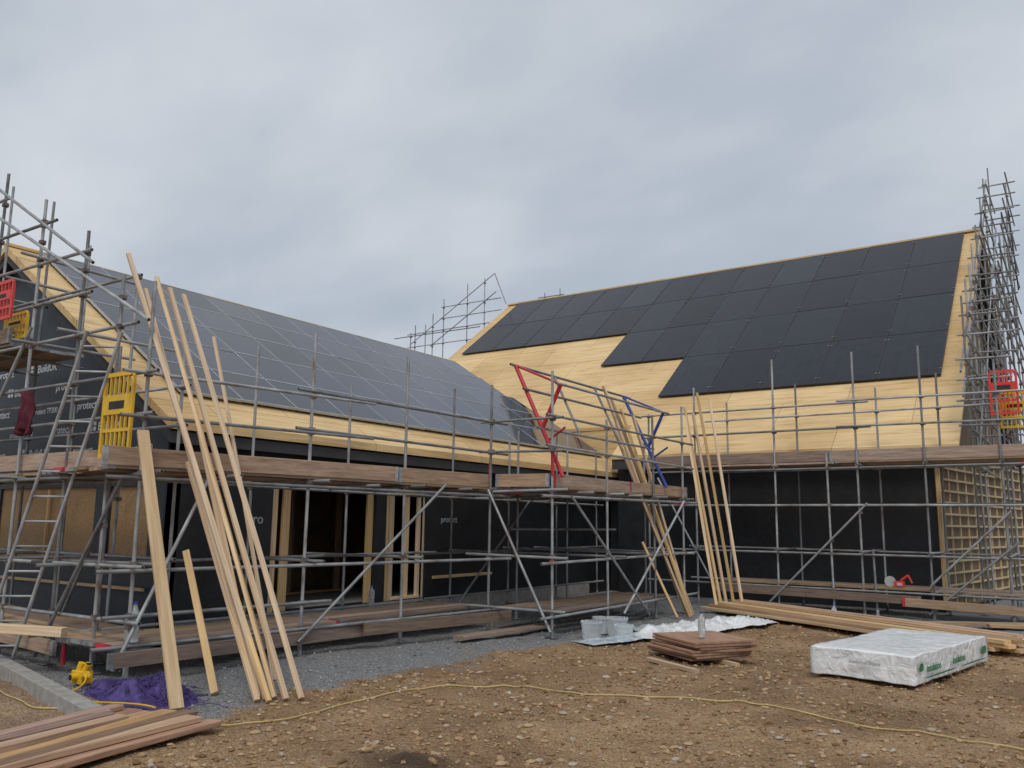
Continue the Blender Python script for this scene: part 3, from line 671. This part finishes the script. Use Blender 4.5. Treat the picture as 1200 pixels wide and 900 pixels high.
for p in(A,C,B,(-6.98,3.62)):tube('gate_rail',(p[0],10.6,p[1]),(p[0],14.7,p[1]),gate)
for y in(11.9,13.3):tube('gate_bar',(A[0],y,A[1]),(B[0],y,B[1]),gate)

# ------------------------------------------------------------------ plastic ladder gates
def plastic_gate(loc,w_,h_,mat,label,rotz=0):
    mb=MB();t=.03;e=.038
    mb.box(-w_/2,-w_/2+e,-t/2,t/2,.03,h_-.06);mb.box(w_/2-e,w_/2,-t/2,t/2,.03,h_-.06)
    mb.box(-w_/2+e,w_/2-e,-t/2,t/2,.03,.075);mb.box(-w_/2+.06,w_/2-.06,-t/2,t/2,h_-.045,h_)
    for x in(-1,1):
        pts=[(x*(w_/2-.06+.041*math.sin(k*math.pi/8)),0,h_-.06+.0385*math.cos(k*math.pi/8)) for k in range(5)]
        for p,q in zip(pts,pts[1:]):mb.cyl(p,q,.0185,n=8)
    for i in range(5):
        x=-w_/2+e+(w_-2*e)*(i+1)/6;mb.box(x-.009,x+.009,-t/2+.004,t/2-.004,.075,h_-.045)
    mb.box(-w_/2+e,w_/2-e,-t/2+.002,t/2-.002,h_*.34-.018,h_*.34+.018)
    mb.box(-w_/2+e,w_/2-e,-t/2-.004,-t/2+.006,h_*.52,h_*.74)
    body=mb.mesh('plastic_gate',[mat])
    o=place(body,'plastic_gate',loc,Matrix.Rotation(rotz,3,'Z').to_quaternion());top(o,label,'safety gate')
    mb=MB();mb.box(-w_*.25,w_*.25,-t/2-.008,-t/2-.0045,h_*.58,h_*.67);place(mb.mesh('label_plate',[M_black]),'label_plate',loc,None,o)
    return o
plastic_gate((-8.52,5.06,2.2),.56,.95,M_yellow,'yellow plastic ladder gate clipped to scaffold rails')
plastic_gate((-11.40,5.06,4.05),.62,.55,M_redpl,'red plastic ladder gate on the upper scaffold lift')
plastic_gate((-11.46,5.30,3.85),.60,.40,M_yellow,'yellow plastic ladder gate below the red one')
plastic_gate((-1.12,17.6,3.62),.46,.85,M_redpl,'red plastic ladder gate beside the steep gable')
plastic_gate((-.98,17.9,3.4),.5,.7,M_yellow,'yellow plastic ladder gate behind the red gate')
lad=empty('ladder',(-10.1,4.95,0));top(lad,'grey steel ladder leaning up to the scaffold deck','ladder')
a=Vector((-10.05,4.8,0.02));b_=Vector((-8.72,4.95,3.6))
for dy in(-.19,.19):tube('stile',a+Vector((dy*.75,dy*.6,0)),b_+Vector((dy*.75,dy*.6,0)),lad,r=.02)
for i in range(13):
    p=a.lerp(b_,(i+.7)/13.3);tube('rung',p+Vector((-.14,-.114,0)),p+Vector((.14,.114,0)),lad,r=.013)
def cloth(name,cx,y,zt,zb,wid,mat,label,cat):
    mb=MB();n=10;mm=12;vs=[]
    for j in range(mm+1):
        t=j/mm
        for i in range(n+1):
            s=i/n-.5;ww=wid*(.55+.6*t-.35*t*t)
            vs.append((cx+s*ww+.03*math.sin(t*5),y+.05*math.sin(s*14+t*3)+.03*noise.noise(Vector((s*4,t*4,1))),zt+(zb-zt)*t+.04*math.sin(s*9)*t))
    fs=[(j*(n+1)+i,j*(n+1)+i+1,(j+1)*(n+1)+i+1,(j+1)*(n+1)+i) for j in range(mm) for i in range(n)]
    mb.add(vs,fs,0,True);o=obj(mb,name,[mat]);sm=o.modifiers.new('s','SOLIDIFY');sm.thickness=.03;top(o,label,cat);return o
cloth('jacket',-10.55,5.08,3.1,2.6,.30,M_maroon,'maroon work jacket hanging from a scaffold rail','jacket')

# ------------------------------------------------------------------ leaning timbers
def lean(a,b,w,h,lab='pale sawn timber batten leaning against the scaffold',mat=M_timber,warp=.0025):
    o=beam('timber_batten',a,b,w,h,mat,roll=random.uniform(-.7,.7),warp=warp)
    top(o,lab,'timber','timber battens leaning on the scaffold');return o
lean((-6.25,5.35,.02),(-8.8,5.19,4.56),.05,.038);lean((-6.24,5.44,.02),(-8.8,5.56,4.38),.055,.038);lean((-6.10,5.45,.02),(-8.8,5.74,4.29),.052,.035)
lean((-6.02,5.56,.02),(-8.75,5.90,4.24),.05,.035);lean((-6.38,5.36,.02),(-8.78,5.42,4.2),.04,.038);lean((-6.9,6.0,.02),(-8.7,6.32,3.8),.04,.03)
lean((-6.15,5.30,.02),(-8.7,5.62,3.5),.045,.035)
lean((-6.5,4.62,.02),(-8.12,5.12,2.5),.115,.04,'wide pale plank leaning against the scaffold corner',warp=.001)
lean((-6.8,5.22,.02),(-8.02,5.67,1.26),.07,.04,'short timber offcut leaning against the scaffold base')
lean((-6.35,5.33,.02),(-8.0,5.72,2.56),.065,.035,'mid-length timber plank leaning against the scaffold')
lean((-6.25,5.25,.02),(-8.0,5.6,2.2),.05,.04,'mid-length timber plank leaning against the scaffold')
for i,(a,b2) in enumerate((((-6.15,14.75,0),(-7.2,13.6,4.1)),((-6.1,14.9,0),(-7.2,13.9,3.9)),((-6.0,14.6,0),(-7.0,13.9,3.7)),((-6.2,15.0,0),(-6.9,14.2,3.6)),((-5.95,14.4,0),(-6.9,13.4,3.3)),((-6.1,14.2,0),(-6.6,13.9,1.3)))):
    lean(Vector(a)+Vector((0,0,.02)),b2,.065,.04)
for a,b2 in(((-5.8,15.6,.02),(-6.75,16.3,4.0)),((-5.75,15.75,.02),(-6.65,16.5,3.9)),((-5.7,16.0,.02),(-6.65,16.75,4.35)),((-5.85,15.5,.02),(-6.7,16.2,3.8)),((-5.5,15.9,.02),(-6.4,16.8,4.2))):
    lean(a,b2,.055,.038)

# ------------------------------------------------------------------ timber stacks
def stack(base,dirv,L,wid,n,layers,mat,group,lab,name='timber_plank',th=.045,z0=.02,spread=.05,jit=.12,mats=None):
    d=Vector((*dirv,0)).normalized();s=Vector((-d.y,d.x,0));b0=Vector((*base,0));z=z0
    for l in range(layers):
        k=n-l
        for i in range(k):
            off=(i-(k-1)/2)*(wid+.012)+random.uniform(-.012,.012)
            p=b0+s*off+d*random.uniform(-jit,jit);a=random.uniform(-spread,spread)*.4
            dd=(d*math.cos(a)+s*math.sin(a))
            o=beam(name,p+Vector((0,0,z+th/2)),p+dd*L+Vector((0,0,z+th/2+random.uniform(0,.012))),wid*random.uniform(.75,1),th,random.choice(mats) if mats else mat,warp=.0025)
            top(o,lab,'timber',group)
        z+=th+.004
stack((-6.22,4.20),(.20,-.97),3.2,.155,7,2,M_rough,'stacked sawn planks by the kerb','rough reddish-brown plank stacked on soil near the kerb',th=.04,z0=.03,spread=.22,jit=.22,mats=[M_rough,M_rough,M_rough,M_plank])
stack((-5.75,15.95),(.86,-.51),5.6,.16,7,3,M_plank,'long planks stacked by the tall building','long pale plank stacked on the ground by the scaffold',th=.05,z0=.05,spread=.05,jit=.25,mats=[M_plank,M_timber,M_plank,M_timber])
o=beam('timber_plank',(-11.2,3.75,.50),(-8.95,4.95,.42),.12,.09,M_timber);top(o,'pale squared timber resting on the scaffold base boards','timber')
for i,(x,y,a) in enumerate(((-2.6,15.6,.5),(-1.5,16.0,.35),(-7.2,9.4,1.45))):
    o=beam('timber_plank',(x,y,.06),(x+2*math.cos(a),y+2*math.sin(a),.07),.2,.05,M_board);top(o,'weathered plank lying on the gravel','timber')
for i in range(7):
    z=.06+i*.031
    c=Vector((-4.05+random.uniform(-.05,.05),10.2+random.uniform(-.06,.06),z))
    d=Vector((.9,-.55+random.uniform(-.10,.10),0)).normalized()
    o=beam('shuttering_board',c-d*.47,c+d*.47,.9*random.uniform(.9,1.0),.024,M_ply_red);top(o,'reddish brown board in a low skewed pile','board','pile of reddish boards')
for k in(-.35,.35):
    o=beam('timber_bearer',(-4.4+k*.3,9.97+k,.02),(-3.6+k*.3,9.5+k,.02),.06,.045,M_timber);top(o,'short timber bearer under the board pile','timber')
# ------------------------------------------------------------------ wrapped pack
def wrinkled_box(L,W,H,n,amp,fr=3):
    import bmesh
    bm=bmesh.new();bmesh.ops.create_cube(bm,size=1);bmesh.ops.subdivide_edges(bm,edges=bm.edges,cuts=n,use_grid_fill=True)
    for v in bm.verts:
        p=Vector((v.co.x*L,v.co.y*W,v.co.z*H));q=p.copy()
        q+=noise.noise_vector(p*fr)*amp+noise.noise_vector(p*fr*3)*amp*.5
        cx=max(0,abs(v.co.x)-.46)*(abs(v.co.z)>.49);q.z-=cx*.6*H*(1 if v.co.z>0 else 0)
        v.co=q
    me=bpy.data.meshes.new('m');bm.to_mesh(me);bm.free()
    for p in me.polygons:p.use_smooth=True
    return me
pd=Vector((.46,2.57,0)).normalized();ps=Vector((pd.y,-pd.x,0))
pc=Vector((-1.90,10.86,0))
PR=Matrix((pd,-ps,Vector((0,0,1)))).transposed().to_quaternion()
pk=empty('wrapped_pack',pc);top(pk,'white polythene wrapped insulation pack with green print','building material pack')
me=wrinkled_box(2.45,1.08,.28,26,.014);me.materials.append(M_poly);place(me,'polythene_wrap',pc+Vector((0,0,.185)),PR,pk)
for k in(-.85,0,.85):beam('bearer',pc+pd*k-ps*.5+Vector((0,0,.025)),pc+pd*k+ps*.5+Vector((0,0,.025)),.07,.05,M_timber,pk)
def patch(cx,cz,rx,rz):
    mb=MB();n=16
    vs=[pc+pd*(cx+rx*math.cos(6.283*i/n)+.3*rz*math.sin(6.283*i/n))+ps*.566+Vector((0,0,cz+rz*math.sin(6.283*i/n)*(1+.2*math.cos(12.566*i/n)))) for i in range(n)]
    mb.add(vs,[tuple(range(n))]);obj(mb,'green_print',[M_green],pk)
patch(-1.08,.21,.06,.05);patch(-.5,.095,.5,.010);patch(.6,.095,.45,.010);patch(1.0,.19,.09,.055)
Rn=Matrix((pd,Vector((0,0,1)),ps)).transposed()
text('insulation',.11,pc+pd*-.95+ps*.575+Vector((0,0,.15)),Rn,M_green,pk);text('insulation',.11,pc+pd*-.15+ps*.575+Vector((0,0,.15)),Rn,M_green,pk)
Re=Matrix((ps,Vector((0,0,1)),-pd)).transposed()
text('insulation board',.05,pc-pd*1.262-ps*.1+Vector((0,0,.2)),Re,M_steel,pk)
def sheet(name,p0,p1,wid,mat,label,amp=.09,seed=0,n=60,m_=20):
    p0=Vector((*p0,0));p1=Vector((*p1,0));d=p1-p0;s=Vector((-d.y,d.x,0)).normalized();mb=MB();vs=[]
    for j in range(m_+1):
        for i in range(n+1):
            t=i/n;u=j/m_-.5;ww=wid*(1+.35*noise.noise(Vector((t*3,seed,u))));p=p0+d*t+s*(u*ww+.15*noise.noise(Vector((t*2.5,seed,2))))
            ed=1-(2*abs(u))**3;ez=min(1,8*t,8*(1-t))
            z=.03+amp*(.9+noise.noise(Vector((t*9,u*5,seed)))+1.3*abs(noise.noise(Vector((t*24,u*12,seed+3)))))*(.25+.75*ed)*(.2+.8*ez)
            vs.append((p.x,p.y,z))
    fs=[(j*(n+1)+i,j*(n+1)+i+1,(j+1)*(n+1)+i+1,(j+1)*(n+1)+i) for j in range(m_) for i in range(n)]
    mb.add(vs,fs,0,True);o=obj(mb,name,[mat]);top(o,label,'plastic sheet');return o
sheet('plastic_sheet',(-5.25,11.1),(-4.75,14.5),.8,M_poly,'crumpled white plastic sheet dumped on the gravel',.08,1)
sheet('foil_sheet',(-5.75,10.2),(-5.0,12.6),.40,M_foil,'crumpled silver foil sheet lying on the gravel',.025,5)
sheet('foil_sheet',(-5.9,12.0),(-4.9,13.2),.5,M_foil,'pale blue foil sheet folded under white plastic',.04,9)
def bucket(x,y,r,h,mat,lab,z=0):
    e=empty('bucket',(x,y,z));top(e,lab,'bucket')
    mb=MB();mb.cyl((x,y,z+.01),(x,y,z+h),r*.85,r,n=24,cap=False);mb.cyl((x,y,z+.005),(x,y,z+.02),r*.85,n=24);mb.cyl((x,y,z+h-.03),(x,y,z+h),r*1.05,n=24,cap=False)
    obj(mb,'tub',[mat],e)
    mb=MB();n=12
    pts=[(x+r*1.06*math.cos(math.pi*i/n),y+.02,z+h-.02-r*.75*math.sin(math.pi*i/n)) for i in range(n+1)]
    for p,q in zip(pts,pts[1:]):mb.cyl(p,q,.004,n=5)
    obj(mb,'handle',[M_steel],e)
M_tub=noisy('grey_white_tub',[(.3,(.36,.38,.39)),(.7,(.55,.57,.58))],rough=.4,bs=0)
bucket(-5.95,10.85,.15,.25,M_milky,'translucent plastic tub standing on gravel');bucket(-5.8,11.35,.15,.27,M_milky,'translucent plastic tub standing on gravel')
bucket(-5.6,11.15,.14,.2,M_milky,'translucent plastic tub standing on gravel');bucket(-6.15,11.5,.13,.24,M_tub,'grubby white plastic bucket standing on gravel')
def bottle(x,y,z,h=.3,r=.042,lab='clear plastic water bottle standing upright'):
    e=empty('bottle',(x,y,z));top(e,lab,'bottle')
    prof=[(.0,r*.9),(.02,r),(.22*h/.3,r),(.20*h/.3+.03,r*.8),(h-.045,r*.38),(h-.02,r*.36)]
    mb=MB();n=16;vs=[(x+rr*math.cos(6.283*i/n),y+rr*math.sin(6.283*i/n),z+zz) for zz,rr in prof for i in range(n)]
    mb.add(vs,[(k*n+i,k*n+(i+1)%n,(k+1)*n+(i+1)%n,(k+1)*n+i) for k in range(len(prof)-1) for i in range(n)],0,True);mb.add(vs[:n],[tuple(range(n))])
    obj(mb,'bottle_body',[M_clear],e)
    mb=MB();mb.cyl((x,y,z+h-.025),(x,y,z+h),r*.42,n=12);obj(mb,'cap',[M_bluep],e)
    mb=MB();mb.cyl((x,y,z+h*.35),(x,y,z+h*.6),r*1.02,n=16,cap=False);obj(mb,'bottle_label',[M_tub],e)
bottle(-3.98,10.0,.275,.3);bottle(-8.2,5.25,.355,.4,.055);bottle(-8.35,5.3,.355,.34,.05);bottle(-9.0,9.6,.355,.3);bottle(-3.7,15.2,.02,.3)
a=Vector((-11.5,5.13,0));b_=Vector((-6.5,3.95,0));
o=beam('kerb',a+Vector((0,0,.03)),b_+Vector((0,0,.03)),.15,.16,M_conc);o['kind']='structure'
def curve_mesh(name,polys,r,mat,res=2):
    c=bpy.data.curves.new(name,'CURVE');c.dimensions='3D';c.bevel_depth=r;c.bevel_resolution=res;c.resolution_u=6
    for pts in polys:
        s=c.splines.new('NURBS');s.points.add(len(pts)-1);s.order_u=4;s.use_endpoint_u=True
        for p,q in zip(s.points,pts):p.co=(*q,1)
    t=bpy.data.objects.new('tmp',c);COL.objects.link(t);bpy.context.view_layer.update();dg=bpy.context.evaluated_depsgraph_get()
    me=bpy.data.meshes.new_from_object(t.evaluated_get(dg));bpy.data.objects.remove(t);me.materials.clear();me.materials.append(mat)
    for p in me.polygons:p.use_smooth=True
    return me
nc=Vector((-7.30,4.80,0));net=empty('debris_net',nc);top(net,'crumpled purple netting heaped on the gravel by the kerb','netting')
def nh(x,y):
    u=(x-nc.x)/.66;v=(y-nc.y)/.34;rr=math.hypot(u,v)+.25*noise.noise(Vector((u*2,v*2,8)))
    return .03+.12*max(0,1-rr**3)*(.25+1.9*abs(noise.noise(Vector((u*2.6,v*2.2,4)))))+.05*abs(noise.noise(Vector((u*8,v*6,2))))*max(0,1.1-rr),rr
mb=MB();n=50;vs=[]
for j in range(n+1):
    for i in range(n+1):
        x=nc.x+(i/n*2-1)*.72;y=nc.y+(j/n*2-1)*.40;z,rr=nh(x,y)
        vs.append((x,y,z if rr<1 else -.03))
mb.add(vs,[(j*(n+1)+i,j*(n+1)+i+1,(j+1)*(n+1)+i+1,(j+1)*(n+1)+i) for j in range(n) for i in range(n)],0,True);obj(mb,'net_heap',[M_purple],net)
pl=[]
for k in range(90):
    x=nc.x+random.gauss(0,.30);y=nc.y+random.gauss(0,.15);pts=[]
    for i in range(10):
        x+=random.uniform(-.12,.12);y+=random.uniform(-.06,.06)
        pts.append((x,y,nh(x,y)[0]+random.uniform(.0,.035)))
    pl.append(pts)
place(curve_mesh('c',pl,.0035,M_purple,1),'net_strand',nc*0,None,net).location=-nc
sk=empty('extension_socket',(-8.15,4.72,0));top(sk,'yellow site extension socket box with curled cable','electrical socket')
mb=MB();mb.box(-8.26,-8.08,4.67,4.79,.03,.15);mb.cyl((-8.07,4.7,.10),(-7.97,4.66,.14),.032,n=14);mb.cyl((-8.16,4.67,.10),(-8.16,4.61,.10),.034,n=14);mb.cyl((-8.22,4.73,.15),(-8.2,4.735,.215),.032,n=14)
mb.cyl((-8.12,4.73,.15),(-8.08,4.735,.215),.032,n=14)
so2=obj(mb,'socket_box',[M_yellow],sk);bv=so2.modifiers.new('b','BEVEL');bv.width=.006
mb=MB();mb.cyl((-8.16,4.612,.10),(-8.16,4.605,.10),.026,n=14);mb.cyl((-8.08,4.7352,.2155),(-8.079,4.7355,.222),.025,n=14);mb.box(-8.245,-8.2,4.665,4.669,.06,.12);obj(mb,'socket_face',[M_black],sk)
cab=[(-7.98,4.66,.14),(-7.85,4.6,.08),(-7.75,4.4,.03),(-7.9,4.2,.02),(-7.5,4.15,.02),(-6.9,4.6,.03),(-6.6,4.5,.03)]
place(curve_mesh('c',[cab],.008,M_yellow),'cable',(0,0,0),None,sk).location=-Vector((-8.15,4.72,0))
hp=[(-9.9,4.35),(-9.0,4.25),(-7.6,3.98),(-6.6,4.4),(-5.9,4.4),(-5.55,5.0),(-5.6,5.8),(-5.5,6.6),(-5.25,7.1),(-5.0,7.35),(-4.6,7.4),(-4.1,7.35),(-3.4,7.75),(-2.9,7.85),(-2.5,7.9),(-1.9,7.75),(-1.3,7.75),(-.9,7.6),(-.5,7.5),(.2,7.4),(1,7.5)]
dense=[]
for p,q in zip(hp,hp[1:]):
    for k in range(6):
        t=k/6;x=p[0]+(q[0]-p[0])*t+random.uniform(-.014,.014);y=p[1]+(q[1]-p[1])*t+random.uniform(-.014,.014);dense.append((x,y,gz(x,y)+.008))
me=curve_mesh('c',[dense],.0065,M_hose);hs=place(me,'hose',(0,0,0));top(hs,'thin yellow hose snaking across the stony soil','hose')
# small red and white cut-off saw on the base boards
tb_=empty('power_tool',(-3.0,17.3,.52));top(tb_,'small red and white cut-off saw on scaffold boards','power tool')
mb=MB();mb.box(-3.10,-2.93,17.22,17.33,.53,.63);mb.cyl((-2.99,17.275,.64),(-2.86,17.275,.74),.022,n=10);mb.cyl((-2.86,17.275,.74),(-2.80,17.275,.60),.018,n=10);obj(mb,'tool_body',[M_redpl],tb_)
mb=MB();mb.cyl((-3.17,17.24,.62),(-3.17,17.27,.62),.095,n=24);mb.box(-3.05,-2.96,17.2,17.218,.55,.60);obj(mb,'guard_disc',[M_tub],tb_)
